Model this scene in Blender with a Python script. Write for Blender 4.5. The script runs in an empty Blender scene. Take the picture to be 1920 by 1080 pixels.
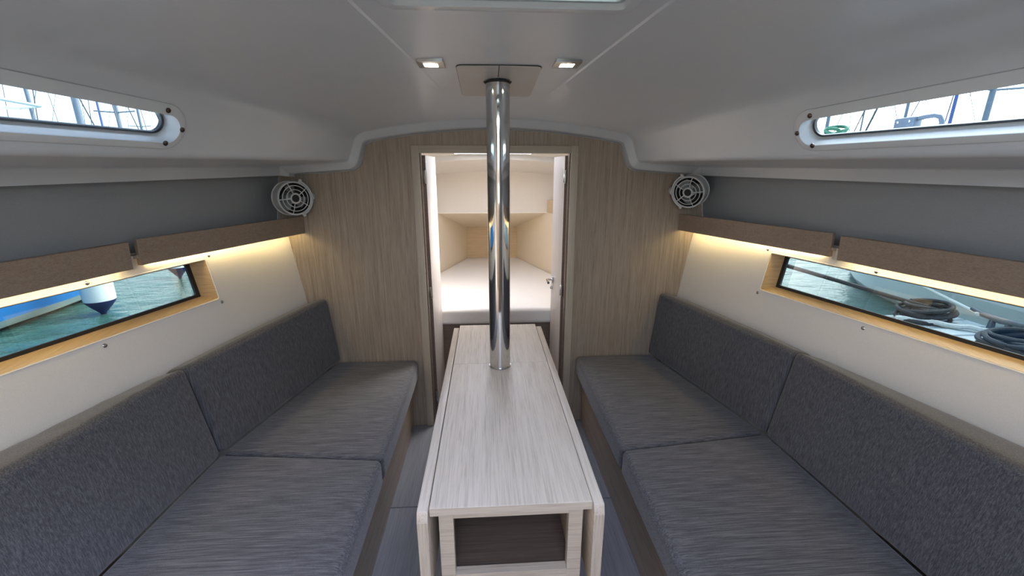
import bpy, bmesh, math, random
from mathutils import Vector, Matrix
random.seed(7)
sc = bpy.context.scene
COL = sc.collection
V = Vector

# ---------------------------------------------------------------- camera
TH = math.atan2(216, 780.0)
PSI = math.atan2(49 * math.cos(TH), 780.0)
CAM = V((-0.05, 0.0, 1.42))
cam = bpy.data.cameras.new('camera'); cam_o = bpy.data.objects.new('camera', cam); COL.objects.link(cam_o)
cam_o.location = CAM
cam_o.rotation_euler = (math.pi / 2 - TH, 0, -PSI)
cam.sensor_fit = 'HORIZONTAL'; cam.sensor_width = 36.0; cam.lens = 36.0 * 780 / 1920
cam.clip_start = 0.01; cam.clip_end = 500
sc.camera = cam_o
# ---------------------------------------------------------------- world, exposure
world = bpy.data.worlds.new('world'); sc.world = world; world.use_nodes = True
wn = world.node_tree; wn.nodes.clear()
sky = wn.nodes.new('ShaderNodeTexSky'); sky.sky_type = 'NISHITA'; sky.sun_disc = False
sky.sun_elevation = math.radians(48); sky.sun_rotation = math.radians(65)
sky.air_density = 1.0; sky.dust_density = 4.0; sky.ozone_density = 1.0
bg = wn.nodes.new('ShaderNodeBackground'); bg.inputs['Strength'].default_value = 0.55
wo = wn.nodes.new('ShaderNodeOutputWorld')
hs = wn.nodes.new('ShaderNodeHueSaturation'); hs.inputs['Saturation'].default_value = 0.58
wn.links.new(sky.outputs[0], hs.inputs['Color']); wn.links.new(hs.outputs[0], bg.inputs[0]); wn.links.new(bg.outputs[0], wo.inputs[0])
sc.view_settings.view_transform = 'Standard'; sc.view_settings.look = 'None'
sc.view_settings.gamma = 1.0; sc.view_settings.use_curve_mapping = False
sc.view_settings.exposure = 2.28
sc.cycles.max_bounces = 12; sc.cycles.diffuse_bounces = 7; sc.cycles.glossy_bounces = 5
sc.cycles.transparent_max_bounces = 12
sc.cycles.sample_clamp_indirect = 6.0
sc.cycles.caustics_reflective = False; sc.cycles.caustics_refractive = False

def portal(name, loc, rot, sx, sy):
    l = bpy.data.lights.new(name, 'AREA'); l.shape = 'RECTANGLE'; l.size = sx; l.size_y = sy
    l.cycles.is_portal = True
    o = bpy.data.objects.new(name, l); COL.objects.link(o); o.location = loc; o.rotation_euler = rot
    return o
# the companionway, the two deck hatches: openings the sky shines through
portal('portal_companionway', (0, -0.96, 1.46), (math.pi / 2, 0, 0), 0.7, 0.64)
portal('portal_companionway_roof', (0, -0.49, 1.82), (0, 0, 0), 0.84, 0.86)
portal('portal_saloon_hatch', (0, 0.66, 1.80), (0, 0, 0), 0.48, 0.54)
portal('portal_fore_hatch', (0, 2.74, 1.60), (0, 0, 0), 0.5, 0.5)

# ---------------------------------------------------------------- materials
MATS = {}
def new_mat(name):
    m = bpy.data.materials.new(name); m.use_nodes = True
    nt = m.node_tree; b = nt.nodes['Principled BSDF']
    MATS[name] = m
    return m, nt, b
def L(nt, a, b): nt.links.new(a, b)
def coords(nt, scale, rot=(0, 0, 0)):
    tc = nt.nodes.new('ShaderNodeTexCoord'); mp = nt.nodes.new('ShaderNodeMapping')
    r = nt.nodes.new('ShaderNodeMapping'); r.inputs['Rotation'].default_value = rot
    L(nt, tc.outputs['Object'], r.inputs[0]); L(nt, r.outputs[0], mp.inputs[0])
    mp.inputs['Scale'].default_value = scale
    return mp.outputs[0]
def noise(nt, vec, scale, detail=4, rough=0.55):
    n = nt.nodes.new('ShaderNodeTexNoise'); n.inputs['Scale'].default_value = scale
    n.inputs['Detail'].default_value = detail; n.inputs['Roughness'].default_value = rough
    L(nt, vec, n.inputs['Vector']); return n.outputs['Fac']
def ramp(nt, fac, stops):
    r = nt.nodes.new('ShaderNodeValToRGB'); e = r.color_ramp.elements
    while len(e) < len(stops): e.new(0.5)
    for i, (p, c) in enumerate(stops): e[i].position = p; e[i].color = (*c, 1)
    L(nt, fac, r.inputs[0]); return r.outputs[0]
def bump(nt, b, h, strength, dist=0.002):
    n = nt.nodes.new('ShaderNodeBump'); n.inputs['Strength'].default_value = strength
    n.inputs['Distance'].default_value = dist
    L(nt, h, n.inputs['Height']); L(nt, n.outputs[0], b.inputs['Normal'])
def plain(name, col, rough=0.5, metal=0.0, nscale=60, var=0.06, bmp=0.05, spec=0.5):
    m, nt, b = new_mat(name)
    v = coords(nt, (1, 1, 1)); f = noise(nt, v, nscale, 3)
    c0 = tuple(max(0, x * (1 - var)) for x in col); c1 = tuple(min(1, x * (1 + var)) for x in col)
    L(nt, ramp(nt, f, [(0.3, c0), (0.7, c1)]), b.inputs['Base Color'])
    b.inputs['Roughness'].default_value = rough; b.inputs['Metallic'].default_value = metal
    b.inputs['Specular IOR Level'].default_value = spec
    if bmp: bump(nt, b, f, bmp)
    return m
def wood(name, axis, dark, mid, light, rough=0.42, rot=0.0, fine=1.0):
    m, nt, b = new_mat(name)
    st = {'X': (3.2, 130, 130), 'Y': (130, 3.2, 130), 'Z': (130, 130, 3.2)}[axis]
    st = tuple(s * fine for s in st)
    v = coords(nt, st, (0, 0, rot))
    f1 = noise(nt, v, 2.2, 5, 0.65)
    v2 = coords(nt, tuple(s * 0.45 for s in st), (0, 0, rot)); f2 = noise(nt, v2, 1.3, 3, 0.5)
    mx = nt.nodes.new('ShaderNodeMath'); mx.operation = 'MULTIPLY_ADD'; mx.inputs[1].default_value = 0.72
    ad = nt.nodes.new('ShaderNodeMath'); ad.operation = 'MULTIPLY'; ad.inputs[1].default_value = 0.28
    L(nt, f2, ad.inputs[0]); L(nt, f1, mx.inputs[0]); L(nt, ad.outputs[0], mx.inputs[2])
    L(nt, ramp(nt, mx.outputs[0], [(0.30, dark), (0.50, mid), (0.68, light)]), b.inputs['Base Color'])
    b.inputs['Roughness'].default_value = rough
    bump(nt, b, mx.outputs[0], 0.12, 0.001)
    return m
def fabric(name, axis, dark, mid, light):
    m, nt, b = new_mat(name)
    st = {'X': (3.0, 115, 115), 'Z': (150, 150, 2.6)}[axis]
    f1 = noise(nt, coords(nt, tuple(s * 1.0 for s in st)), 2.6, 5, 0.68)
    f2 = noise(nt, coords(nt, (1, 1, 1)), 700, 2, 0.6)
    mx = nt.nodes.new('ShaderNodeMath'); mx.operation = 'MULTIPLY_ADD'; mx.inputs[1].default_value = 0.7
    ad = nt.nodes.new('ShaderNodeMath'); ad.operation = 'MULTIPLY'; ad.inputs[1].default_value = 0.3
    L(nt, f2, ad.inputs[0]); L(nt, f1, mx.inputs[0]); L(nt, ad.outputs[0], mx.inputs[2])
    L(nt, ramp(nt, mx.outputs[0], [(0.38, dark), (0.5, mid), (0.62, light)]), b.inputs['Base Color'])
    b.inputs['Roughness'].default_value = 0.85
    b.inputs['Sheen Weight'].default_value = 0.25; b.inputs['Sheen Roughness'].default_value = 0.5
    bump(nt, b, mx.outputs[0], 0.2, 0.0012)
    return m
def glass(name, tint, refl=0.06):
    m = bpy.data.materials.new(name); m.use_nodes = True; nt = m.node_tree; nt.nodes.clear(); MATS[name] = m
    t = nt.nodes.new('ShaderNodeBsdfTransparent')
    v = coords(nt, (1, 1, 1)); f = noise(nt, v, 3.0, 2)
    c = ramp(nt, f, [(0.3, tuple(x * 0.97 for x in tint)), (0.7, tint)]); L(nt, c, t.inputs[0])
    g = nt.nodes.new('ShaderNodeBsdfGlossy'); g.inputs['Roughness'].default_value = 0.02
    fr = nt.nodes.new('ShaderNodeFresnel'); fr.inputs['IOR'].default_value = 1.45
    mu = nt.nodes.new('ShaderNodeMath'); mu.operation = 'MULTIPLY'; mu.inputs[1].default_value = 1.0
    L(nt, fr.outputs[0], mu.inputs[0])
    mi = nt.nodes.new('ShaderNodeMixShader'); o = nt.nodes.new('ShaderNodeOutputMaterial')
    L(nt, mu.outputs[0], mi.inputs[0]); L(nt, t.outputs[0], mi.inputs[1]); L(nt, g.outputs[0], mi.inputs[2]); L(nt, mi.outputs[0], o.inputs[0])
    return m
def emit(name, col, strength):
    m = bpy.data.materials.new(name); m.use_nodes = True; nt = m.node_tree; nt.nodes.clear(); MATS[name] = m
    e = nt.nodes.new('ShaderNodeEmission'); e.inputs[1].default_value = strength
    v = coords(nt, (1, 1, 1)); f = noise(nt, v, 40, 1)
    L(nt, ramp(nt, f, [(0.0, tuple(x * 0.95 for x in col)), (1.0, col)]), e.inputs[0])
    o = nt.nodes.new('ShaderNodeOutputMaterial'); L(nt, e.outputs[0], o.inputs[0])
    return m

OAK = ((0.20, 0.160, 0.122), (0.345, 0.285, 0.226), (0.44, 0.370, 0.300))
OAKT = ((0.43, 0.35, 0.27), (0.665, 0.57, 0.465), (0.74, 0.65, 0.545))
GOLD = ((0.42, 0.29, 0.15), (0.56, 0.40, 0.22), (0.64, 0.48, 0.28))
BRN = ((0.20, 0.145, 0.105), (0.28, 0.21, 0.158), (0.34, 0.26, 0.20))
wood('oak_bulkhead', 'Z', *OAK)
wood('oak_table', 'Y', *OAKT)
wood('oak_cross', 'X', *OAKT)
wood('oak_post', 'Z', *OAKT)
wood('oak_casing', 'Z', (0.39, 0.34, 0.27), (0.48, 0.425, 0.345), (0.54, 0.48, 0.40), fine=0.8)
wood('oak_casing_cross', 'X', (0.39, 0.34, 0.27), (0.48, 0.425, 0.345), (0.54, 0.48, 0.40), fine=0.8)
wood('oak_base', 'Y', *OAK)
wood('oak_door', 'Z', (0.42, 0.385, 0.37), (0.56, 0.525, 0.51), (0.62, 0.585, 0.57))
wood('golden_oak_left', 'Y', *GOLD, rot=-0.21)
wood('golden_oak_right', 'Y', *GOLD, rot=0.21)
wood('golden_oak_cross', 'X', *GOLD)
wood('fascia_left', 'Y', *BRN, rot=-0.25, fine=1.2)
wood('fascia_right', 'Y', *BRN, rot=0.25, fine=1.2)
wood('dark_wood', 'X', (0.10, 0.075, 0.06), (0.16, 0.12, 0.10), (0.20, 0.16, 0.13))
wood('floor_laminate', 'Y', (0.15, 0.155, 0.17), (0.225, 0.23, 0.25), (0.28, 0.285, 0.305), rough=0.38, fine=0.7)
wood('berth_oak', 'X', (0.50, 0.37, 0.22), (0.62, 0.48, 0.30), (0.70, 0.56, 0.37))
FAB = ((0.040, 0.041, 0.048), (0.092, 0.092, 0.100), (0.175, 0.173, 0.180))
fabric('fabric_seat_lit', 'X', *[tuple(x * 1.2 for x in c) for c in FAB])  # same fabric as the backrests, lightened for the light falling on the seats
fabric('fabric_back_shaded', 'Z', *[tuple(x * k for x, k in zip(c, (0.92, 0.93, 0.98))) for c in FAB])  # same fabric again, darkened for the shade on the upright backs
plain('gelcoat', (0.615, 0.65, 0.695), 0.32, nscale=9, var=0.015, bmp=0.02)
plain('gelcoat_rim', (0.68, 0.71, 0.74), 0.3, nscale=9, var=0.015, bmp=0.02)
plain('plate_grey', (0.50, 0.475, 0.455), 0.4, nscale=20, var=0.02, bmp=0.02)
plain('vinyl_cream', (0.79, 0.755, 0.705), 0.6, nscale=420, var=0.04, bmp=0.15)
plain('vinyl_edge', (0.80, 0.78, 0.73), 0.5, nscale=60, var=0.03, bmp=0.02)
plain('vinyl_grey', (0.295, 0.31, 0.325), 0.7, nscale=420, var=0.06, bmp=0.15)
plain('fore_vinyl', (0.70, 0.665, 0.61), 0.6, nscale=300, var=0.04, bmp=0.1)
plain('fore_panel', (0.76, 0.67, 0.53), 0.55, nscale=300, var=0.05, bmp=0.1)
plain('fore_white', (0.72, 0.69, 0.65), 0.4, nscale=20, var=0.02, bmp=0.02)
plain('mattress_cloth', (0.78, 0.76, 0.74), 0.85, nscale=300, var=0.03, bmp=0.2)
plain('black_rubber', (0.012, 0.012, 0.013), 0.5, nscale=60, var=0.1, bmp=0.02)
plain('dark_gap', (0.03, 0.026, 0.024), 0.7, nscale=60, var=0.1, bmp=0.02)
plain('bead_grey', (0.40, 0.42, 0.44), 0.4, nscale=60, var=0.05, bmp=0.02)
plain('fan_plastic', (0.60, 0.61, 0.615), 0.35, nscale=60, var=0.03, bmp=0.01)
plain('fan_dark', (0.05, 0.052, 0.055), 0.5, nscale=60, var=0.05, bmp=0.01)
plain('fan_blade', (0.22, 0.24, 0.25), 0.35, nscale=60, var=0.03, bmp=0.01)
plain('chrome', (0.66, 0.65, 0.63), 0.06, 1.0, nscale=30, var=0.01, bmp=0.0)
plain('steel', (0.55, 0.54, 0.53), 0.22, 1.0, nscale=60, var=0.04, bmp=0.02)
plain('screw_bronze', (0.16, 0.13, 0.11), 0.25, 1.0, nscale=60, var=0.05, bmp=0.0)
plain('aluminium', (0.62, 0.64, 0.66), 0.35, 1.0, nscale=60, var=0.03, bmp=0.02)
plain('sail_white', (0.80, 0.82, 0.83), 0.4, nscale=4, var=0.02, bmp=0.0)
plain('hull_blue', (0.02, 0.15, 0.42), 0.25, nscale=4, var=0.04, bmp=0.0)
plain('hull_pale', (0.66, 0.74, 0.78), 0.25, nscale=4, var=0.02, bmp=0.0)
plain('fender_navy', (0.012, 0.018, 0.11), 0.35, nscale=20, var=0.06, bmp=0.0)
plain('mast_grey', (0.11, 0.13, 0.16), 0.4, 0.3, nscale=20, var=0.05, bmp=0.0)
plain('mast_blue', (0.05, 0.08, 0.22), 0.4, 0.2, nscale=20, var=0.05, bmp=0.0)
plain('wire_dark', (0.06, 0.07, 0.08), 0.4, 0.4, nscale=20, var=0.05, bmp=0.0)
plain('rope_dark', (0.030, 0.033, 0.040), 0.8, nscale=90, var=0.4, bmp=0.4)
plain('rope_white', (0.62, 0.65, 0.64), 0.8, nscale=90, var=0.15, bmp=0.4)
plain('rope_green', (0.03, 0.13, 0.07), 0.8, nscale=90, var=0.3, bmp=0.4)
plain('pontoon_grey', (0.48, 0.54, 0.57), 0.7, nscale=30, var=0.1, bmp=0.1)
glass('glass_hull', (0.155, 0.195, 0.198))
glass('glass_port', (0.27, 0.34, 0.38))
glass('glass_hatch', (0.50, 0.62, 0.93))
emit('led_warm', (1.0, 0.76, 0.35), 7.6)
emit('fore_fill_glow', (1.0, 0.88, 0.70), 16.0)  # glow of the lamps added out of view in the fore cabin
emit('spot_warm', (1.0, 0.84, 0.58), 14.0)
m, nt, b = new_mat('water')
f = noise(nt, coords(nt, (1.0, 1.8, 1)), 2.6, 5, 0.6)
L(nt, ramp(nt, f, [(0.3, (0.03, 0.085, 0.075)), (0.7, (0.06, 0.14, 0.125))]), b.inputs['Base Color'])
b.inputs['Roughness'].default_value = 0.06; b.inputs['IOR'].default_value = 1.33
bump(nt, b, f, 0.35, 0.12)

# ---------------------------------------------------------------- helpers
def tag(o, label=None, cat=None, group=None, kind=None):
    if label: o['label'] = label
    if cat: o['category'] = cat
    if group: o['group'] = group
    if kind: o['kind'] = kind
    return o
def empty(name, loc, label=None, cat=None, group=None, kind=None):
    o = bpy.data.objects.new(name, None); COL.objects.link(o); o.location = loc; o.empty_display_size = 0.05
    return tag(o, label, cat, group, kind)
def wloc(o):
    p = V((0, 0, 0))
    while o is not None: p += o.location; o = o.parent
    return p
def mk(name, verts, faces, mat, parent=None, smooth=False, auto=None):
    """world-space verts; parented meshes are stored relative to the parent, top-level ones to their base centre"""
    verts = [V(v) for v in verts]
    lo = V((min(v[i] for v in verts) for i in range(3))); hi = V((max(v[i] for v in verts) for i in range(3)))
    base = V(((lo.x + hi.x) / 2, (lo.y + hi.y) / 2, lo.z))
    me = bpy.data.meshes.new(name); me.from_pydata([v - base for v in verts], [], faces); me.update()
    bm = bmesh.new(); bm.from_mesh(me); bmesh.ops.recalc_face_normals(bm, faces=bm.faces); bm.to_mesh(me); bm.free()
    if smooth:
        if auto is not None: me.polygons.foreach_set('use_smooth', [True] * len(me.polygons)); me.set_sharp_from_angle(angle=math.radians(auto))
        else: me.polygons.foreach_set('use_smooth', [True] * len(me.polygons))
    o = bpy.data.objects.new(name, me); COL.objects.link(o)
    if mat: me.materials.append(MATS[mat])
    if parent is not None: o.parent = parent; o.location = base - wloc(parent)
    else: o.location = base
    return o
def from_bm(name, bm, mat, parent=None, smooth=True, auto=35):
    bm.verts.index_update()
    vs = [v.co.copy() for v in bm.verts]; fs = [[v.index for v in f.verts] for f in bm.faces]; bm.free()
    return mk(name, vs, fs, mat, parent, smooth, auto)
HEXF = [(0, 1, 2, 3), (7, 6, 5, 4), (0, 4, 5, 1), (1, 5, 6, 2), (2, 6, 7, 3), (3, 7, 4, 0)]
def hexa(name, c, mat, parent=None, bevel=0.0, seg=2):
    """c: 8 corners, 0-3 one face in order, 4-7 the opposite one"""
    bm = bmesh.new(); vs = [bm.verts.new(V(p)) for p in c]
    for f in HEXF: bm.faces.new([vs[i] for i in f])
    bmesh.ops.recalc_face_normals(bm, faces=bm.faces)
    if bevel: bmesh.ops.bevel(bm, geom=bm.edges[:], offset=bevel, segments=seg, profile=0.5, affect='EDGES')
    return from_bm(name, bm, mat, parent)
def box(name, lo, hi, mat, parent=None, bevel=0.0, seg=2):
    x0, y0, z0 = lo; x1, y1, z1 = hi
    return hexa(name, [(x0, y0, z0), (x1, y0, z0), (x1, y1, z0), (x0, y1, z0), (x0, y0, z1), (x1, y0, z1), (x1, y1, z1), (x0, y1, z1)], mat, parent, bevel, seg)
def grid(name, rows, mat, parent=None, smooth=True, closed_u=False, auto=None):
    n = len(rows[0]); vs = [p for r in rows for p in r]; fs = []
    for i in range(len(rows) - 1):
        for j in range(n - 1 if not closed_u else n):
            a = i * n + j; b_ = i * n + (j + 1) % n; fs.append((a, b_, b_ + n, a + n))
    return mk(name, vs, fs, mat, parent, smooth, auto)
def frame_axes(d):
    d = V(d).normalized(); a = V((0, 0, 1)) if abs(d.z) < 0.9 else V((1, 0, 0))
    u = d.cross(a).normalized(); w = d.cross(u).normalized(); return d, u, w
def tube_geo(pts, r, seg=10, closed=False):
    pts = [V(p) for p in pts]; n = len(pts); vs = []; fs = []
    rr = r if isinstance(r, (list, tuple)) else [r] * n
    prev = None
    for i, p in enumerate(pts):
        if closed: t = pts[(i + 1) % n] - pts[i - 1]
        else: t = pts[min(i + 1, n - 1)] - pts[max(i - 1, 0)]
        t.normalize()
        if prev is None: _, u, w = frame_axes(t)
        else:
            u = prev - t * prev.dot(t); u.normalize(); w = t.cross(u)
        prev = u
        for k in range(seg):
            a = 2 * math.pi * k / seg
            vs.append(p + (u * math.cos(a) + w * math.sin(a)) * rr[i])
    m_ = n if closed else n - 1
    for i in range(m_):
        for k in range(seg):
            a = i * seg + k; b_ = i * seg + (k + 1) % seg; c = ((i + 1) % n) * seg + (k + 1) % seg; d = ((i + 1) % n) * seg + k
            fs.append((a, b_, c, d))
    if not closed:
        fs.append(tuple(range(seg))[::-1]); fs.append(tuple(range((n - 1) * seg, n * seg)))
    return vs, fs
def tube(name, pts, r, mat, parent=None, seg=10, closed=False):
    vs, fs = tube_geo(pts, r, seg, closed); return mk(name, vs, fs, mat, parent, True, 40)
def merge(*geos):
    vs = []; fs = []
    for v, f in geos:
        o = len(vs); vs += v; fs += [tuple(i + o for i in q) for q in f]
    return vs, fs
def prism(name, outline, org, ux, uy, un, h, mat, parent=None, bevel=0.0, hole=None, seg=2):
    """outline (2D) on plane org+ux,uy, extruded h along un; hole: same-length inner ring -> a frame"""
    org, ux, uy, un = V(org), V(ux), V(uy), V(un)
    P = lambda q, k: org + ux * q[0] + uy * q[1] + un * (h * k)
    bm = bmesh.new(); n = len(outline)
    if hole is None:
        a = [bm.verts.new(P(q, 0)) for q in outline]; b_ = [bm.verts.new(P(q, 1)) for q in outline]
        bm.faces.new(a); bm.faces.new(b_[::-1])
        for i in range(n): bm.faces.new((a[i], a[(i + 1) % n], b_[(i + 1) % n], b_[i]))
    else:
        r = [[bm.verts.new(P(q, k)) for q in src] for src, k in ((outline, 0), (outline, 1), (hole, 1), (hole, 0))]
        for j in range(4):
            for i in range(n): bm.faces.new((r[j][i], r[j][(i + 1) % n], r[(j + 1) % 4][(i + 1) % n], r[(j + 1) % 4][i]))
    bmesh.ops.recalc_face_normals(bm, faces=bm.faces)
    if bevel:
        es = [e for e in bm.edges if len(e.link_faces) == 2 and e.calc_face_angle() > 0.6]
        bmesh.ops.bevel(bm, geom=es, offset=bevel, segments=seg, profile=0.5, affect='EDGES')
    return from_bm(name, bm, mat, parent)
def rrect(x0, x1, y0, y1, r, n=6):
    out = []
    for cx, cy, a0 in ((x1 - r, y0 + r, -90), (x1 - r, y1 - r, 0), (x0 + r, y1 - r, 90), (x0 + r, y0 + r, 180)):
        for k in range(n + 1):
            a = math.radians(a0 + 90 * k / n); out.append((cx + r * math.cos(a), cy + r * math.sin(a)))
    return out
def cushion(name, c, r, mat, parent=None, puff=0.006, n=14, amp=0.0):
    """soft block on 8 corners: c[0..3] bottom (x0y0, x1y0, x1y1, x0y1), c[4..7] top"""
    c = [V(p) for p in c]
    dims = [((c[1] - c[0]).length + (c[2] - c[3]).length) / 2, ((c[3] - c[0]).length + (c[2] - c[1]).length) / 2, (c[4] - c[0]).length]
    def ticks(d):
        h = d / 2; rr = min(r, h * 0.95); e = [0, 0.12, 0.3, 0.55, 0.8, 1.0]
        lo = [-h + rr * k for k in e]; mid = [(-h + rr) + (d - 2 * rr) * k / n for k in range(1, n)]
        return lo + mid + [-k for k in lo[::-1]]
    T = [ticks(d) for d in dims]
    idx = {}; vs = []; fs = []
    def pt(i, j, k):
        key = (i, j, k)
        if key in idx: return idx[key]
        p = V((T[0][i], T[1][j], T[2][k])); h = [d / 2 for d in dims]
        q = V([max(-(h[a] - min(r, h[a] * 0.95)), min(h[a] - min(r, h[a] * 0.95), p[a])) for a in range(3)])
        d = p - q
        if d.length > 1e-9:
            rr = min(r, min(h) * 0.95); p2 = q + d.normalized() * rr if max(abs(x) for x in d) > 1e-9 else p
            # keep the flat faces on the box
            p = p2
        u, v_, w = [(p[a] / h[a] + 1) / 2 for a in range(3)]
        bo = (c[0] * (1 - u) + c[1] * u) * (1 - v_) + (c[3] * (1 - u) + c[2] * u) * v_
        to = (c[4] * (1 - u) + c[5] * u) * (1 - v_) + (c[7] * (1 - u) + c[6] * u) * v_
        P = bo * (1 - w) + to * w
        pf = lambda t: 1 - abs(2 * t - 1) ** 4
        nt_ = (to - bo).normalized()
        s = puff * (pf(u) * pf(v_) * (1 if k == len(T[2]) - 1 else 0))
        P += nt_ * s
        ax = (c[1] - c[0]).normalized()
        side = pf(v_) * pf(w) * puff * 0.9
        if i == 0: P -= ax * side
        if i == len(T[0]) - 1: P += ax * side
        if amp and w > 0.8:
            yy = P.y
            P.z += amp * (math.sin(yy * 61) * 0.5 + math.sin(yy * 97 + 1.3) * 0.35 + math.sin(yy * 23) * 0.5)
        idx[key] = len(vs); vs.append(P); return idx[key]
    N = [len(t) for t in T]
    for a, b_, cc in ((0, 1, 2), (1, 2, 0), (0, 2, 1)):
        for end in (0, N[cc] - 1):
            for i in range(N[a] - 1):
                for j in range(N[b_] - 1):
                    q = []
                    for di, dj in ((0, 0), (1, 0), (1, 1), (0, 1)):
                        k = [0, 0, 0]; k[a] = i + di; k[b_] = j + dj; k[cc] = end; q.append(pt(*k))
                    fs.append(tuple(q))
    return mk(name, vs, fs, mat, parent, True)
def cyl_geo(p0, p1, r0, r1=None, seg=20):
    return tube_geo([p0, p1], [r0, r0 if r1 is None else r1], seg)
def disc_screw(p, nrm, r, parent, mat='steel', name='screw'):
    """domed screw head with a rim"""
    d, u, w = frame_axes(nrm); p = V(p); rows = []
    for rr, hh in ((1.0, 0), (1.0, 0.25), (0.75, 0.5), (0.3, 0.62), (0.25, 0.40), (0.02, 0.40)):
        rows.append([p + d * (hh * r) + (u * math.cos(2 * math.pi * k / 10) + w * math.sin(2 * math.pi * k / 10)) * (rr * r) for k in range(10)])
    return grid(name, rows, mat, parent, True, True, 40)

# ---------------------------------------------------------------- shape of the cabin
YB = 2.16                       # aft face of the forward bulkhead
def wx(y, z): return 1.05 + 0.212 * (YB - y) + 0.142 * (z - 1.1)
def wn_(s): return V((s, 0.212, -0.142)).normalized()
def wp(s, y, z, off=0.0): return V((s * wx(y, z), y, z)) + wn_(s) * off
def sgn(s): return 'left' if s < 0 else 'right'
def panel_x(y, z): return 1.075 + 0.2 * (YB - y) - 0.17 * (z - 1.3)

# ---- ceiling liner
def zc(u): return 1.665 + 0.075 * u - 0.012 * u * u
def kc(u): return 0.062 + 0.10 * math.exp(-2.0 * max(u, 0))      # deck camber, flatter aft
def ceil_z(x, y): return zc(2.08 - y) - kc(2.08 - y) * x * x
def half_profile(y):
    u = 2.08 - y
    xb = 0.697 + 0.25 * min(u, 1.9); zb = 1.473 - 0.017 * u
    # crown / coaming intersection
    xi, zi = xb, 0
    for _ in range(20):
        zi = zc(u) - kc(u) * xi * xi; xi = xb - 0.36 * (zi - zb)
    r = 0.05 + 0.05 * min(u, 1.6)
    a = V((xi - r, zc(u) - kc(u) * (xi - r) ** 2)); cdir = (V((xb, zb)) - V((xi, zi))); rl = min(r, cdir.length * 0.26)
    b_ = V((xi, zi)) + cdir.normalized() * rl
    xs = 0.17 + 0.155 * max(0.0, 1.75 - y); st = 0.0025 * max(0.0, min(1.0, (1.78 - y) / 0.06))
    xs = min(xs, a.x - 0.05)
    pts = []
    for k in range(7):
        x = (xs - 0.003) * k / 6; pts.append(V((x, zc(u) - kc(u) * x * x + st)))
    for k in range(9):
        x = xs + 0.003 + (a.x - xs - 0.003) * k / 8; pts.append(V((x, zc(u) - kc(u) * x * x)))
    for k in range(1, 11):
        t = k / 10; pts.append(a * (1 - t) ** 2 + V((xi, zi)) * (2 * t * (1 - t)) + b_ * t * t)
    e = V((xb, zb)); lt = V((1.0 + 0.2 * min(u + 0.08, 1.9), 1.450 - 0.019 * u)); lb = V((lt.x + 0.004, lt.y - 0.043))
    ed = (e - b_).normalized(); ud = (lt - e).normalized()
    p0 = e - ed * 0.016; p1 = e + ud * 0.016
    for k in range(1, 6): pts.append(b_.lerp(p0, k / 5))
    for k in range(1, 6):
        t = k / 5; pts.append(p0 * (1 - t) ** 2 + e * (2 * t * (1 - t)) + p1 * t * t)
    q0 = lt - ud * 0.01; q1 = lt + V((0.0, -0.01))
    for k in range(1, 5): pts.append(p1.lerp(q0, k / 4))
    for k in range(1, 4):
        t = k / 3; pts.append(q0 * (1 - t) ** 2 + lt * (2 * t * (1 - t)) + q1 * t * t)
    pts.append(lb)
    return pts
def offset_profile(pts, d):
    out = []
    for i, p in enumerate(pts):
        a = pts[max(i - 1, 0)]; c = pts[min(i + 1, len(pts) - 1)]
        t = (c - a).normalized(); n = V((t.y, -t.x))          # points into the cabin
        if n.y > 0 and i < 6: n = -n
        if i == 0: n = V((0, -1))
        out.append(p - V((-n.x, -n.y)) * d)
    return out
def full(pts, y): return [V((-p.x, y, p.y)) for p in pts[:0:-1]] + [V((p.x, y, p.y)) for p in pts]
rows = []; rows_out = []
ys = [-0.97 + (2.085 + 0.97) * k / 46 for k in range(47)]
for y in ys:
    hp = half_profile(y); rows.append(full(hp, y)); rows_out.append(full(offset_profile(hp, -0.010), y))
P0 = half_profile(2.085)
for y, d in ((2.0875, 0.0015), (2.091, 0.006), (2.103, 0.0305), (2.108, 0.0355), (2.116, 0.038), (2.154, 0.0385)):
    rows.append(full(offset_profile(P0, d), y)); rows_out.append(full(offset_profile(P0, d - 0.010), y + 0.004))
ceil_parent = empty('ceiling', (0, 0.6, 1.4), 'moulded white gelcoat deckhead with curved coaming sides', 'ceiling', kind='structure')
nr, nc = len(rows), len(rows[0])
vs = [p for r in rows for p in r] + [p for r in rows_out for p in r]; fs = []; M_ = nr * nc
for i in range(nr - 1):
    for j in range(nc - 1):
        a = i * nc + j; fs.append((a, a + 1, a + 1 + nc, a + nc)); fs.append((M_ + a, M_ + a + nc, M_ + a + 1 + nc, M_ + a + 1))
for j in range(nc - 1):
    a = (nr - 1) * nc + j; fs += [(j, M_ + j, M_ + j + 1, j + 1), (a, a + 1, M_ + a + 1, M_ + a)]
for i in range(nr - 1):
    a = i * nc; c = a + nc - 1; fs += [(a, a + nc, M_ + a + nc, M_ + a), (c, M_ + c, M_ + c + nc, c + nc)]
liner = mk('deckhead_liner', vs, fs, 'gelcoat', ceil_parent, True)
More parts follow.
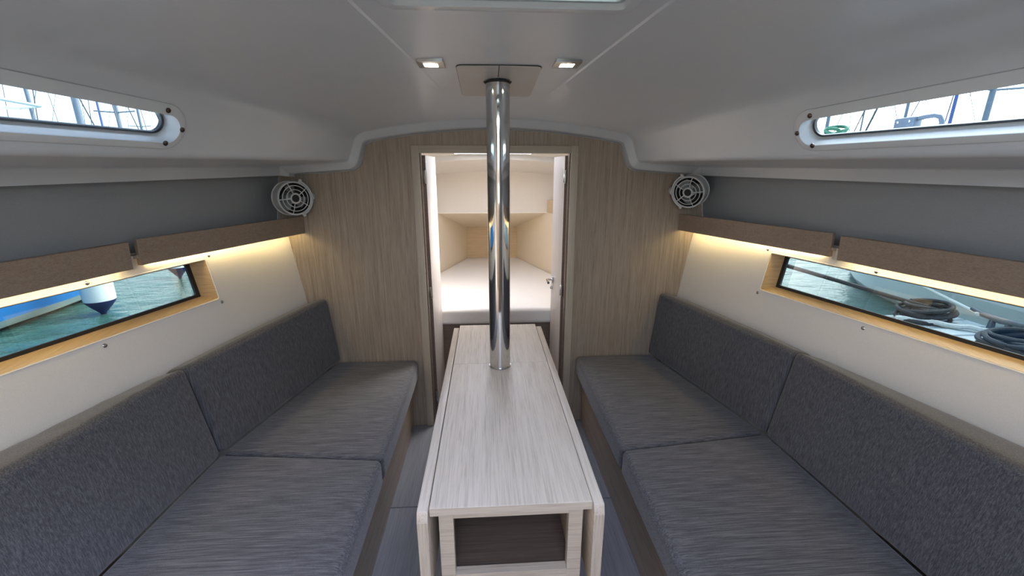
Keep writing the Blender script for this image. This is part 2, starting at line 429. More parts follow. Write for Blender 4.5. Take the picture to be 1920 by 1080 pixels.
# thickness outwards and cut-outs
cutters = []
def cutter(o): cutters.append(o); return o
def slot(y0, y1, z0a, z1a, z0b, z1b, r, n=10):
    """port outline in (y, z): forward end y1 rounded; returns list"""
    out = []
    # forward end semicircle-ish rounded with corner radius r, aft end the same
    for (yc, zc_, a0, rr) in ((y1 - r, z0b + r, -90, r), (y1 - r, z1b - r, 0, r), (y0 + r, z1a - r, 90, r), (y0 + r, z0a + r, 180, r)):
        for k in range(n + 1):
            a = math.radians(a0 + 90 * k / n); out.append((yc + rr * math.cos(a), zc_ + rr * math.sin(a)))
    return out
def coam(s, y, z, off=0.0):
    """point on the coaming side; off > 0 goes outboard"""
    u = 2.08 - y; xb = 0.697 + 0.25 * min(u, 1.9); zb = 1.473 - 0.017 * u
    p = V((s * (xb - 0.36 * (z - zb)), y, z)); return p + V((s, 0.25, 0.36)).normalized() * off
def ring3(outl, s, off): return [coam(s, y, z, off) for y, z in outl]
def loft(name, rings, mat, parent=None, cap=False, auto=40, smooth=True):
    n = len(rings[0]); vs = [p for r in rings for p in r]; fs = []
    for i in range(len(rings) - 1):
        for j in range(n): fs.append((i * n + j, i * n + (j + 1) % n, (i + 1) * n + (j + 1) % n, (i + 1) * n + j))
    if cap: fs.append(tuple(range(n))[::-1]); fs.append(tuple(range((len(rings) - 1) * n, len(rings) * n)))
    return mk(name, vs, fs, mat, parent, smooth, auto)
def port_outline(grow, r):
    gt = 0.3 * grow if grow < 0.017 else grow
    return slot(0.35 - grow, 1.236 + grow, 1.511 - grow, 1.596 + gt, 1.513 - grow, 1.561 + gt, 0.49 * (0.048 + grow + gt))
for s in (-1, 1):
    o = port_outline(0.016, 0.038)
    cutter(loft('cut', [ring3(o, s, -0.09), ring3(o, s, 0.16)], 'gelcoat', None, True))
cutter(box('cut', (-0.225, 0.36, 1.6), (0.225, 0.918, 1.95), 'gelcoat'))
cutter(box('cut', (-0.40, -0.90, 1.5), (0.40, -0.08, 2.0), 'gelcoat'))
bpy.context.view_layer.update()
for c in cutters:
    md = liner.modifiers.new('b', 'BOOLEAN'); md.operation = 'DIFFERENCE'; md.object = c; md.solver = 'EXACT'; md.use_self = True
dg = bpy.context.evaluated_depsgraph_get()
me = bpy.data.meshes.new_from_object(liner.evaluated_get(dg)); liner.modifiers.clear(); liner.data = me
me.polygons.foreach_set('use_smooth', [True] * len(me.polygons)); me.set_sharp_from_angle(angle=math.radians(22))
for c in cutters: bpy.data.objects.remove(c)
# rim bead where the liner meets the bulkhead
bead = offset_profile(P0, 0.041)
tube('edge_bead', [V((p.x, 2.152, p.z)) for p in full(bead, 2.152)], 0.0035, 'bead_grey', ceil_parent, 8)
# the two cover plates around the post
POST = V((-0.007, 1.478))
def on_ceil(x, y, dz): return V((x, y, ceil_z(x, y) + 0.0025 + dz))
for s in (-1, 1):
    xo = POST.x + s * 0.123; x_in = POST.x + s * 0.0012; y0, y1, r = 1.315, 1.665, 0.016; out = []
    def arc(cx, cy, a0, a1, rr, n=6): return [(cx + rr * math.cos(math.radians(a0 + (a1 - a0) * k / n)), cy + rr * math.sin(math.radians(a0 + (a1 - a0) * k / n))) for k in range(n + 1)]
    if s > 0:
        out = [(x_in, y0)] + arc(xo - r, y0 + r, -90, 0, r) + arc(xo - r, y1 - r, 0, 90, r) + [(x_in, y1)] + arc(POST.x, POST.y, 88.5, -88.5, 0.046, 12)
    else:
        out = [(x_in, y1)] + arc(xo + r, y1 - r, 90, 180, r) + arc(xo + r, y0 + r, 180, 270, r) + [(x_in, y0)] + arc(POST.x, POST.y, 268.5, 91.5, 0.046, 12)
    rr = [[on_ceil(x, y, d) for x, y in out] for d in (0.006, -0.0045)]
    n = len(out); vs = rr[0] + rr[1]
    fs = [tuple(range(n)), tuple(range(2 * n - 1, n - 1, -1))] + [(i, (i + 1) % n, n + (i + 1) % n, n + i) for i in range(n)]
    o = mk('cover_plate', vs, fs, 'plate_grey', ceil_parent); o['label'] = 'flat grey cover plate beside the post head'
    rim = [on_ceil(x * 1.0, y, -0.001) for x, y in out]
    tube('plate_seam', rim, 0.0016, 'dark_gap', ceil_parent, 6, True)

# ---- floor
fl = empty('floor', (0, 0.6, 0), 'grey wood-look laminate cabin sole', 'floor', kind='structure')
for x0, x1 in ((-0.52, 0.0), (0.0, 0.52)):
    for y0, y1 in ((-0.97, 0.42), (0.42, 1.535), (1.535, 2.16)):
        box('floor_panel', (x0 + 0.0012, y0 + 0.002, -0.02), (x1 - 0.0012, y1 - 0.002, 0.0), 'floor_laminate', fl, 0.0012, 1)
box('floor_panel', (-0.52, 2.165, -0.02), (0.52, 2.6, 0.0), 'floor_laminate', fl)
box('subfloor', (-1.3, -0.97, -0.045), (1.3, 2.6, -0.0205), 'dark_gap', fl)

# ---- forward bulkhead with its doorway
bk = empty('wall_front', (0, YB, 0), 'light oak veneer bulkhead with vertical grain and a doorway', 'wall', kind='structure')
def plate_y(name, x0, x1, z0, z1, y0, y1, mat, par, bev=0.0): return box(name, (x0, y0, z0), (x1, y1, z1), mat, par, bev)
DW, DH = 0.375, 1.513
bm = bmesh.new()
xs_ = [-1.35, -DW, DW, 1.35]; zs_ = [-0.03, DH, 1.85]
vv = {}
for j, y in enumerate((YB, YB + 0.024)):
    for i, x in enumerate(xs_):
        for k, z in enumerate(zs_): vv[i, j, k] = bm.verts.new((x, y, z))
cells = [(0, 0), (0, 1), (1, 1), (2, 1), (2, 0)]
for i, k in cells:
    for j in (0, 1): bm.faces.new([vv[i, j, k], vv[i + 1, j, k], vv[i + 1, j, k + 1], vv[i, j, k + 1]])
for a, b_ in (((1, 0), (1, 1)), ((2, 0), (2, 1)), ((1, 1), (2, 1)), ((0, 0), (1, 0)), ((2, 0), (3, 0)), ((0, 0), (0, 1)), ((0, 1), (0, 2)), ((0, 2), (1, 2)), ((1, 2), (2, 2)), ((2, 2), (3, 2)), ((3, 2), (3, 1)), ((3, 1), (3, 0))):
    bm.faces.new([vv[a[0], 0, a[1]], vv[b_[0], 0, b_[1]], vv[b_[0], 1, b_[1]], vv[a[0], 1, a[1]]])
from_bm('bulkhead_panel', bm, 'oak_bulkhead', bk, False, None)
# door casing
for n_, s in ((1, -1), (2, 1)):
    xa, xb_ = sorted((s * DW, s * 0.4125))
    o = box('trim_%d' % n_, (xa, YB - 0.012, 0.0), (xb_, YB - 0.0002, DH + 0.036), 'oak_casing', None, 0.002)
    tag(o, 'upright light oak door casing on the %s of the fore cabin doorway' % sgn(s), 'door trim', kind='structure')
o = box('trim_3', (-DW + 0.0003, YB - 0.0118, DH), (DW - 0.0003, YB - 0.0002, DH + 0.036), 'oak_casing_cross', None, 0.002)
tag(o, 'light oak head casing across the top of the fore cabin doorway', 'door trim', kind='structure')
for s in (-1, 1):
    o = box('jamb', (min(s * DW, s * (DW - 0.006)), YB + 0.001, 0.0), (max(s * DW, s * (DW - 0.006)), YB + 0.045, DH), 'dark_wood', bk)
# door leaves swung into the fore cabin
for n_, s, hx, ex in ((1, -1, 0.353, 0.331), (2, 1, 0.357, 0.337)):
    y0, y1 = 2.215, 2.445
    t = 0.020
    d = empty('door_%d' % n_, (s * hx, y0, 0.03), 'pale cabin door leaf swung open on the %s of the doorway%s' % (sgn(s), ', with chrome lever' if s > 0 else ''), 'door', kind='structure')
    # inner face faces the centreline
    a0, a1 = s * hx, s * ex
    lo, hi = 0.03, 1.505
    hexa('door_panel', [(a0, y0, lo), (a1, y1, lo), (a1 + s * t, y1, lo), (a0 + s * t, y0, lo), (a0, y0, hi), (a1, y1, hi), (a1 + s * t, y1, hi), (a0 + s * t, y0, hi)], 'oak_door', d, 0.002)
    ax0, ax1 = sorted((a0 + s * 0.001, a0 + s * (t - 0.001)))
    box('edge_strip', (ax0, y0 - 0.002, lo), (ax1, y0 - 0.0002, hi), 'dark_wood', d)
    for z in (1.40, 0.79, 0.16):
        hg = box('hinge', (min(s * 0.350, s * 0.3685), YB + 0.046, z - 0.03), (max(s * 0.350, s * 0.3685), YB + 0.0495, z + 0.03), 'steel', d, 0.001)
        tube('hinge_pin', [(s * (hx + 0.002), 2.203, z - 0.033), (s * (hx + 0.002), 2.203, z + 0.033)], 0.0045, 'steel', hg, 10)
    if s > 0:
        hz, hy = 0.803, 2.405; hxx = s * (ex + 0.004)
        h = mk('handle', *merge(cyl_geo((hxx, hy, hz), (hxx - 0.008, hy, hz), 0.021, None, 20),
                                tube_geo([(hxx - 0.006, hy, hz), (hxx - 0.028, hy, hz), (hxx - 0.036, hy - 0.012, hz), (hxx - 0.037, hy - 0.075, hz - 0.002)], 0.0075, 10)), 'chrome', d, True, 40)
        h['label'] = 'chrome lever handle'
        mk('lock_turn', *merge(cyl_geo((hxx, hy, hz - 0.05), (hxx - 0.016, hy, hz - 0.05), 0.010, None, 14)), 'chrome', h, True, 40)

# ---- side walls
def wall_side(s):
    side = sgn(s)
    w = empty('wall_' + side, (s * 1.1, 0.9, 0.3), 'cream vinyl hull lining on the %s with a long window and grey upper panel' % side, 'wall', kind='structure')
    Y0, Y1, Z0, Z1 = 0.30, YB - 0.0005, 0.28, 1.165
    hy0, hy1, hz0, hz1, r = 0.46, 1.672, 0.931, 1.094, 0.010
    ol = rrect(hy0, hy1, hz0, hz1, r, 4)
    n = len(ol)
    # outer ring projected so that it pairs with the hole ring
    def outer(q):
        i = ol.index(q); seg = i // 5
        return [(Y1, Z0), (Y1, Z1), (Y0, Z1), (Y0, Z0)][seg]
    bm = bmesh.new(); T = 0.014
    rin = [[bm.verts.new(wp(s, y, z, o_)) for y, z in ol] for o_ in (0, T)]
    co = [[bm.verts.new(wp(s, y, z, o_)) for y, z in ((Y1, Z0), (Y1, Z1), (Y0, Z1), (Y0, Z0))] for o_ in (0, T)]
    for L_ in (0, 1):
        for i in range(n):
            j = (i + 1) % n; a, c = i // 5, j // 5
            if a == c: bm.faces.new((rin[L_][i], rin[L_][j], co[L_][a]))
            else: bm.faces.new((rin[L_][i], rin[L_][j], co[L_][c], co[L_][a]))
    for i in range(n): bm.faces.new((rin[0][i], rin[0][(i + 1) % n], rin[1][(i + 1) % n], rin[1][i]))
    for i in range(4): bm.faces.new((co[0][i], co[0][(i + 1) % 4], co[1][(i + 1) % 4], co[1][i]))
    lin = from_bm('lining_panel', bm, 'vinyl_cream', w, False, None)
    # bright turned edge round the cut-out
    tube('cutout_edge', [wp(s, y, z, 0.0005) for y, z in ol], 0.0028, 'vinyl_edge', lin, 8, True)
    # aft continuation of the lining, beside and behind the camera
    hexa('lining_panel', [wp(s, 0.305, Z0), wp(s, 0.305, Z1), (s * wx(0.305, Z1), -0.97, Z1), (s * wx(0.305, Z0), -0.97, Z0)] +
         [wp(s, 0.305, Z0) + V((s * T, 0, 0)), wp(s, 0.305, Z1) + V((s * T, 0, 0)), (s * wx(0.305, Z1) + s * T, -0.97, Z1), (s * wx(0.305, Z0) + s * T, -0.97, Z0)], 'vinyl_cream', w)
    # grey panel above the shelf
    def gp(y, z, o_=0): return V((s * (panel_x(max(y, 0.2), z) + o_), y, z))
    rws = []
    for z in (1.10, 1.25, 1.477): rws.append([gp(y, z) for y in (-0.97, 0.2, 0.9, 1.5, YB - 0.0005)])
    o = grid('upper_panel', rws, 'vinyl_grey', w, False); o['label'] = 'plain grey vinyl panel above the shelf'
    sp = [(0.913, 1.247), (0.916, 1.677), (1.104, 1.27), (1.104, 1.69), (0.913, 0.82)]
    for z, y in sp: disc_screw(wp(s, y, z, 0), -wn_(s), 0.0065, lin)
    return w
for s in (-1, 1): wall_side(s)

# ---- hull windows
def hull_window(idx, s):
    side = sgn(s); wood_ = 'golden_oak_' + side
    c = wp(s, 1.07, 0.931, 0.014)
    w = empty('window_%d' % idx, c, 'long low hull window in the %s lining with golden oak reveal' % side, 'window', kind='structure')
    y0, y1, z0, z1 = 0.46, 1.672, 0.931, 1.094; D0, D1 = 0.0005, 0.078; t = 0.012
    def bar(name, qs, mat):   # qs: inner line a->b and outward 2D vector
        (a, b_, o_) = qs
        c8 = []
        for off in (D0, D1):
            k_ = (off - D0) / (D1 - D0)
            c8 += [wp(s, y_ - o_[0] / t * i_ * k_ * 0.012, z_ - o_[1] / t * i_ * k_ * (0.020 if o_[1] < 0 else 0.003), off) for y_, z_, i_ in ((a[0], a[1], 1), (b_[0], b_[1], 1), (b_[0] + o_[0], b_[1] + o_[1], 0), (a[0] + o_[0], a[1] + o_[1], 0))]
        return hexa(name, c8, mat, w)
    e = 0.0035
    bar('reveal_sill', ((y0, z0 + e), (y1, z0 + e), (0, -t)), wood_)
    bar('reveal_head', ((y0, z1 - e), (y1, z1 - e), (0, t)), wood_)
    bar('reveal_end', ((y1 - e, z0), (y1 - e, z1), (t, 0)), 'golden_oak_cross')
    bar('reveal_end', ((y0 + e, z0), (y0 + e, z1), (-t, 0)), 'golden_oak_cross')
    A = rrect(y0 + 0.012, y1 - 0.012, z0 + 0.018, z1 - 0.003, 0.004, 4); B = rrect(y0 + 0.03, y1 - 0.030, z0 + 0.032, z1 - 0.010, 0.008, 4)
    loft('gasket', [[wp(s, y, z, 0.066) for y, z in A], [wp(s, y, z, 0.064) for y, z in B], [wp(s, y, z, 0.074) for y, z in B]], 'black_rubber', w, False, 30)
    mk('pane', [wp(s, y, z, 0.0735) for y, z in A], [tuple(range(len(A)))], 'glass_hull', w)
hull_window(1, -1); hull_window(2, 1)

# ---- coaming ports
def port(idx, s):
    side = sgn(s)
    w = empty('window_%d' % idx, coam(s, 0.8, 1.50), 'slim rounded deck port high in the %s coaming with screwed flange' % side, 'window', kind='structure')
    B = port_outline(0.031, 0.053); G = port_outline(0.003, 0.026); I = port_outline(0.0, 0.0235)
    flg = loft('flange', [ring3(B, s, 0.003), ring3(B, s, -0.0025), ring3(port_outline(0.029, 0.051), s, -0.004), ring3(port_outline(0.016, 0.038), s, -0.004), ring3(port_outline(0.0145, 0.037), s, -0.001), ring3(port_outline(0.010, 0.033), s, 0.034), ring3(G, s, 0.040)], 'gelcoat_rim', w, False, 50)
    tube('flange_shadow_line', [p for p in ring3(port_outline(0.0315, 0.0535), s, -0.0005)], 0.001, 'bead_grey', flg, 6, True)
    loft('gasket', [ring3(port_outline(0.006, 0.029), s, 0.041), ring3(port_outline(0.003, 0.0265), s, 0.033), ring3(I, s, 0.037), ring3(I, s, 0.047)], 'black_rubber', w, False, 30)
    mk('pane', ring3(port_outline(0.006, 0.029), s, 0.046), [tuple(range(len(I)))], 'glass_port', w)
    nrm = -V((s, 0.25, 0.36))
    for y, z in ((1.212, 1.577), (1.257, 1.534), (1.217, 1.497), (0.6, 1.605), (0.6, 1.488)):
        disc_screw(coam(s, y, z, -0.004), nrm, 0.0068, flg, 'screw_bronze')
    return w
port(3, -1); port(4, 1)

# ---- side decks above the lining
for n_, s in ((4, -1), (5, 1)):
    dx = lambda y: 0.735 + 0.25 * min(2.2 - y, 1.9)
    ol = [(s * dx(y), y) for y in (-0.97, 0.3, 1.2, 2.2)] + [(s * (dx(y) + 0.75), y) for y in (2.2, 1.2, 0.3, -0.97)]
    o = prism('trim_%d' % n_, ol, (0, 0, 1.478), (1, 0, 0), (0, 1, 0), (0, 0, 1), 0.012, 'gelcoat_rim')
    tag(o, 'white side deck outside the %s deck port' % sgn(s), 'deck', kind='structure')

# ---- saloon hatch
h = empty('window_5', (0, 0.65, 1.74), 'saloon deck hatch overhead with blue tinted acrylic', 'hatch', kind='structure')
HX, HY0, HY1 = 0.225, 0.36, 0.918
def hz(x, y): return ceil_z(x, y) + 0.0025
def hring(g, r, dz): return [V((x, y, hz(x, y) + dz)) for x, y in rrect(-HX - g, HX + g, HY0 - g, HY1 + g, r, 5)]
loft('flange', [hring(0.022, 0.03, 0.004), hring(0.022, 0.03, -0.006), hring(0.019, 0.028, -0.008), hring(0.0, 0.014, -0.008), hring(-0.003, 0.012, -0.004), hring(-0.003, 0.012, 0.010)], 'gelcoat_rim', h, False, 40)
loft('hatch_frame', [hring(-0.0035, 0.012, 0.002), hring(-0.008, 0.014, 0.003), hring(-0.009, 0.014, 0.010), hring(-0.016, 0.016, 0.011), hring(-0.016, 0.016, 0.020), hring(0.01, 0.02, 0.020)], 'aluminium', h, False, 30)
loft('seal', [hring(-0.0155, 0.016, 0.0115), hring(-0.019, 0.018, 0.0125), hring(-0.019, 0.018, 0.018)], 'black_rubber', h, False, 30)
rr = hring(-0.014, 0.016, 0.018); mk('pane', rr, [tuple(range(len(rr)))], 'glass_hatch', h)

# ---- aft end of the saloon (behind the camera) with the companionway opening
wb = empty('wall_back', (0, -0.97, 0), 'oak aft bulkhead with the companionway opening', 'wall', kind='structure')
for lo, hi in (((-1.7, -0.99, -0.04), (-0.34, -0.97, 1.85)), ((0.34, -0.99, -0.04), (1.7, -0.97, 1.85)), ((-0.34, -0.99, -0.04), (0.34, -0.97, 1.16))):
    box('bulkhead_panel', lo, hi, 'oak_bulkhead', wb)

# ---- fore cabin shell
def vx(y): return 0.245 + 0.33 * (4.13 - y)
for s in (-1, 1):
    side = sgn(s)
    w = empty('wall_fore_' + side, (s * 0.6, 3.2, 0.4), 'cream side of the fore cabin on the %s with oak fiddle' % side, 'wall', kind='structure')
    def q(y, o_, z): return V((s * (vx(y) + o_), y, z))
    hexa('side_panel', [q(2.19, 0, .0), q(4.15, 0, .0), q(4.15, .015, .0), q(2.19, .015, .0), q(2.19, 0, 1.10), q(4.15, 0, 1.10), q(4.15, .015, 1.10), q(2.19, .015, 1.10)], 'fore_panel', w)
    hexa('fiddle_board', [q(2.4, -0.004, 1.1005), q(3.49, -0.004, 1.1005), q(3.49, .014, 1.1005), q(2.4, .014, 1.1005), q(2.4, -0.004, 1.20), q(3.49, -0.004, 1.20), q(3.49, .014, 1.20), q(2.4, .014, 1.20)], 'berth_oak', w, 0.002)
    hexa('shelf_board', [q(2.19, .015, 1.095), q(3.6, .015, 1.095), q(3.6, .22, 1.095), q(2.19, .22, 1.095), q(2.19, .015, 1.105), q(3.6, .015, 1.105), q(3.6, .22, 1.105), q(2.19, .22, 1.105)], 'fore_white', w)
    hexa('upper_panel', [q(2.19, .2, 1.10), q(4.15, .2, 1.10), q(4.15, .215, 1.10), q(2.19, .215, 1.10), q(2.19, .17, 1.75), q(4.15, .17, 1.75), q(4.15, .185, 1.75), q(2.19, .185, 1.75)], 'fore_white', w)
w = empty('wall_fore_end', (0, 3.5, 0.5), 'pale locker bulkhead at the head of the fore cabin', 'wall', kind='structure')
box('locker_panel', (-0.75, 3.5, 1.10), (0.75, 3.515, 1.75), 'fore_vinyl', w)
tube('panel_edge', [(-0.47, 3.5, 1.099), (0.47, 3.5, 1.099)], 0.004, 'vinyl_edge', w, 8)
hexa('locker_underside', [(-.5, 3.502, 1.097), (.5, 3.502, 1.097), (.25, 4.13, .905), (-.25, 4.13, .905), (-.5, 3.502, 1.11), (.5, 3.502, 1.11), (.25, 4.13, .92), (-.25, 4.13, .92)], 'fore_panel', w)
o = box('end_board', (-0.27, 4.125, 0.4), (0.27, 4.145, 0.95), 'berth_oak', w); o['label'] = 'small oak board at the foot of the berth'
# fore ceiling with its hatch opening, a step beam across
w = empty('ceiling_fore', (0, 2.9, 1.5), 'white fore cabin deckhead with curved cross beam', 'ceiling', kind='structure')
def fz(x, y): return (1.575 - 0.03 * (y - 2.18) if y <= 3.101 else 1.512 - 0.20 * (y - 3.1)) - 0.11 * x * x
XS = [-0.95, -0.6, -0.4, -0.26, -0.13, 0, 0.13, 0.26, 0.4, 0.6, 0.95]
for ya, yb in ((2.17, 2.48), (3.0, 3.1), (3.1011, 3.53)):
    grid('deckhead_panel', [[V((x, ya, fz(x, ya))) for x in XS], [V((x, yb, fz(x, yb))) for x in XS]], 'fore_white', w)
for sx in (-1, 1):
    xx = [sx * k for k in (0.26, 0.4, 0.6, 0.95)]
    grid('deckhead_panel', [[V((x, 2.48, fz(x, 2.48))) for x in xx], [V((x, 3.0, fz(x, 3.0))) for x in xx]], 'fore_white', w)
grid('cross_beam', [[V((x, 3.1, fz(x, 3.1))) for x in XS], [V((x, 3.1005, fz(x, 3.1011))) for x in XS]], 'gelcoat_rim', w)
ring = [V((x, y, fz(x, y) + 0.0)) for x, y in rrect(-0.26, 0.26, 2.48, 3.0, 0.02, 3)]
loft('hatch_coaming', [ring, [p + V((0, 0, 0.05)) for p in ring]], 'fore_white', w)

# ---------------------------------------------------------------- furniture: settees
FX = 0.445
def back_bot(y):  # front face of the backrests at seat level
    return 1.03 + (0.845 - 1.03) * (y - 1.38) / (2.2 - 1.38) if y > 1.38 else 1.03 + 0.03 * (1.38 - y)
def back_top(y):
    return 1.072 + (0.886 - 1.072) * (y - 1.345) / (2.17 - 1.345) if y > 1.345 else 1.072 + 0.075 * (1.345 - y)
for s in (-1, 1):
    side = sgn(s)
    b_ = empty('settee_base', (s * 0.75, 0.9, 0), 'light oak settee base along the %s side of the cabin' % side, 'bench base', 'settee bases')
    box('front_panel', (min(s * 0.49, s * 0.505), -0.95, 0.0005), (max(s * 0.49, s * 0.505), YB - 0.001, 0.300), 'oak_base', b_)
    ol = [(s * 0.455, -0.95), (s * (wx(0.305, 0.3) - 0.006), -0.95), (s * (wx(0.305, 0.3) - 0.006), 0.305), (s * (wx(2.155, 0.3) - 0.006), YB - 0.001), (s * 0.455, YB - 0.001)]
    prism('seat_board', ol, (0, 0, 0.3003), (1, 0, 0), (0, 1, 0), (0, 0, 1), 0.0117, 'oak_base', b_)
    # seat cushions
    jf, jb = 1.322, 1.388
    ends = [((2.152, 2.152), (jf + 0.003, jb + 0.003), 'forward'), ((jf - 0.003, jb - 0.003), (0.22, 0.22), 'near')]
    for (f1, b1), (f0, b0), which in ends:
        zb, zt = 0.3125, 0.418
        xb1 = back_bot(b1) + 0.02; xb0 = back_bot(b0) + 0.02
        c = [(s * FX, f0, zb), (s * xb0, b0, zb), (s * xb1, b1, zb), (s * FX, f1, zb)]
        c += [(x, y, zt) for x, y, _ in c]
        if s < 0: c = [c[1], c[0], c[3], c[2], c[5], c[4], c[7], c[6]]
        o = cushion('seat_cushion', c, 0.020, 'fabric_seat_lit', None, 0.006)
        lab = 'grey woven seat cushion on the %s settee, %s' % (side, 'the far one against the bulkhead' if which == 'forward' else 'the large one nearest the viewer')
        tag(o, lab, 'cushion', 'seat cushions')
    # backrest cushions
    for y1, y0, which in ((2.150, 1.372, 'far'), (1.366, 0.24, 'near')):
        zb, zt = 0.424, 0.79
        def th(y, z): return wx(y, z) - 0.006
        dy = 0.022
        c = []
        for z, f, e in ((zb, back_bot, 0.0), (zt, back_top, -dy)):
            ya, yb = y0 + (e if which == 'far' else 0), y1 + (e if which == 'near' else 0)
            zk = z - (0.030 if z == zt else 0)
            c += [(s * f(ya), ya, z), (s * (th(ya, zk)), ya, zk), (s * (th(yb, zk)), yb, zk), (s * f(yb), yb, z)]
        if s < 0: c = [c[1], c[0], c[3], c[2], c[5], c[4], c[7], c[6]]
        o = cushion('backrest_cushion', c, 0.022, 'fabric_back_shaded', None, 0.006, 16 if which == 'far' else 40, 0.0 if s > 0 or which == 'far' else 0.0018)
        lab = 'dark grey backrest cushion on the %s settee, %s' % (side, 'the far one beside the bulkhead' if which == 'far' else 'the long near one under the window')
        tag(o, lab, 'cushion', 'backrest cushions')

# ---- shelves with fascia boards and LED strips
for s in (-1, 1):
    side = sgn(s)
    sh = empty('side_shelf', (s * 1.1, 1.2, 1.12), 'oak side shelf on the %s wall with two fascia boards and warm strip light' % side, 'shelf', 'side shelves')
    segs = [((0.965, 2.157), (1.187, 1.412)), ((1.168, 1.356), (1.262, 0.80), (1.31, 0.22))]
    zb, zt, t = 1.126, 1.212, 0.016
    def board(p, q_, name='fascia_board'):
        lean = 0.004
        return hexa(name, [(s * p[0], p[1], zb), (s * q_[0], q_[1], zb), (s * (q_[0] + t), q_[1] + 0.004, zb), (s * (p[0] + t), p[1] if p[1] > 2.1 else p[1] + 0.004, zb),
                           (s * (p[0] - lean), p[1], zt), (s * (q_[0] - lean), q_[1], zt), (s * (q_[0] + t - lean), q_[1] + 0.004, zt), (s * (p[0] + t - lean), p[1] if p[1] > 2.1 else p[1] + 0.004, zt)], 'fascia_' + side, sh, 0.0015, 1)
    board(segs[0][0], segs[0][1])
    board(segs[1][0], (1.166 + (1.262 - 1.166) * (1.366 - 0.22) / 0.566, 0.22))
    # shelf floor and underside
    f2 = lambda y: 1.166 + (1.262 - 1.166) * (1.366 - y) / 0.566
    pl = [(0.965 + 0.004, 2.158), (1.191, 1.413), (1.200, 1.40), (1.200, 1.375), (1.173, 1.36), (f2(0.9) + 0.006, 0.9), (f2(0.22) + 0.006, 0.22)]
    def row(z, k): return [V((s * (x if k == 0 else wx(y, z) + 0.06), y, z)) for x, y in pl]
    vs = row(1.150, 0) + row(1.150, 1) + row(1.160, 0) + row(1.160, 1); n = len(pl); fs = []
    for i in range(n - 1):
        fs += [(i, i + 1, n + i + 1, n + i), (2 * n + i, 2 * n + i + 1, 3 * n + i + 1, 3 * n + i), (i, i + 1, 2 * n + i + 1, 2 * n + i), (n + i, n + i + 1, 3 * n + i + 1, 3 * n + i)]
    fs += [(0, n, 3 * n, 2 * n), (n - 1, 2 * n - 1, 4 * n - 1, 3 * n - 1)]
    mk('shelf_board', vs, fs, 'oak_base', sh)
    hexa('bracket_tab', [(s * 1.196, 1.379, 1.118), (s * 1.196, 1.397, 1.118), (s * 1.225, 1.397, 1.118), (s * 1.225, 1.379, 1.118), (s * 1.196, 1.379, 1.16), (s * 1.196, 1.397, 1.16), (s * 1.225, 1.397, 1.16), (s * 1.225, 1.379, 1.16)], 'vinyl_edge', sh)
    for p, q_ in (((0.994, 2.14), (1.197, 1.45)), ((1.190, 1.35), (1.368, 0.30))):
        for k in range(1):
            d = V((q_[0] - p[0], q_[1] - p[1])).normalized()
            wv = V((abs(d.y), abs(d.x))) * 0.006
            z0, z1 = 1.1290, 1.1330
            c = [(s * p[0], p[1]), (s * q_[0], q_[1]), (s * (q_[0] + wv.x), q_[1] + wv.y), (s * (p[0] + wv.x), p[1] + wv.y)]
            ch_ = hexa('led_channel', [(x, y, 1.1331) for x, y in c] + [(x, y, 1.1499) for x, y in c], 'aluminium', sh)
            o = hexa('led_strip', [(x, y, z0) for x, y in c] + [(x, y, z1) for x, y in c], 'led_warm', ch_)
            o['label'] = 'thin warm white LED strip under the shelf'

# ---------------------------------------------------------------- table
TX0, TX1, TY0, TY1, TZ = -0.188, 0.180, 0.770, 1.925, 0.70
t = empty('drop_leaf_table', ((TX0 + TX1) / 2, 1.35, 0), 'pale oak drop-leaf saloon table with folded leaves and an open end locker', 'table')
# top in two lengths, the post passes the joint
yj = POST.y + 0.02
def arcp(cx, cy, a0, a1, r, n=14): return [(cx + r * math.cos(math.radians(a0 + (a1 - a0) * k / n)), cy + r * math.sin(math.radians(a0 + (a1 - a0) * k / n))) for k in range(n + 1)]
pr = 0.0415; da = math.degrees(math.asin((yj - POST.y) / pr))
o1 = [(TX0, TY0), (TX1, TY0), (TX1, yj - 0.0004)] + arcp(POST.x, POST.y, da, -180 - da, pr, 24) + [(TX0, yj - 0.0004)]
o2 = [(TX1, yj + 0.0004), (TX1, TY1), (TX0, TY1), (TX0, yj + 0.0004)] + arcp(POST.x, POST.y, 180 - da, da, pr, 14)
for ol in (o1, o2): prism('tabletop_board', ol, (0, 0, TZ), (1, 0, 0), (0, 1, 0), (0, 0, -1), 0.021, 'oak_table', t, 0.0008, seg=1)
eb = box('edge_band', (TX0 + 0.0005, TY0 - 0.0012, TZ - 0.0205), (TX1 - 0.0005, TY0 - 0.0001, TZ - 0.0006), 'oak_cross', t)
# leaves, hanging
for s in (-1, 1):
    xi = TX0 - 0.004 if s < 0 else TX1 + 0.004
    x0, x1 = sorted((xi, xi + s * 0.0245)); yf = 0.762; zt = 0.692; zb = 0.452; ch = 0.022
    # outline in (y, z) with the clipped front corner
    ol = [(yf + ch * 0.4, zt), (TY1 - 0.012, zt), (TY1 - 0.012, zb), (yf + 0.012, zb), (yf, zb + 0.012), (yf, zt - ch)]
    o = prism('leaf', ol, (x0, 0, 0), (0, 1, 0), (0, 0, 1), (1, 0, 0), x1 - x0, 'oak_table', t, 0.0016)
    o['label'] = 'folded-down oak table leaf'
    box('edge_band', (x0 + 0.0016, yf - 0.001, zb + 0.013), (x1 - 0.0016, yf - 0.0001, zt - ch - 0.001), 'oak_post', o)
    for y in (0.95, 1.35, 1.75):
        mk('leaf_hinge', *cyl_geo((xi - s * 0.006, y - 0.03, 0.676), (xi - s * 0.006, y + 0.03, 0.676), 0.004, None, 10), 'steel', o, True, 40)
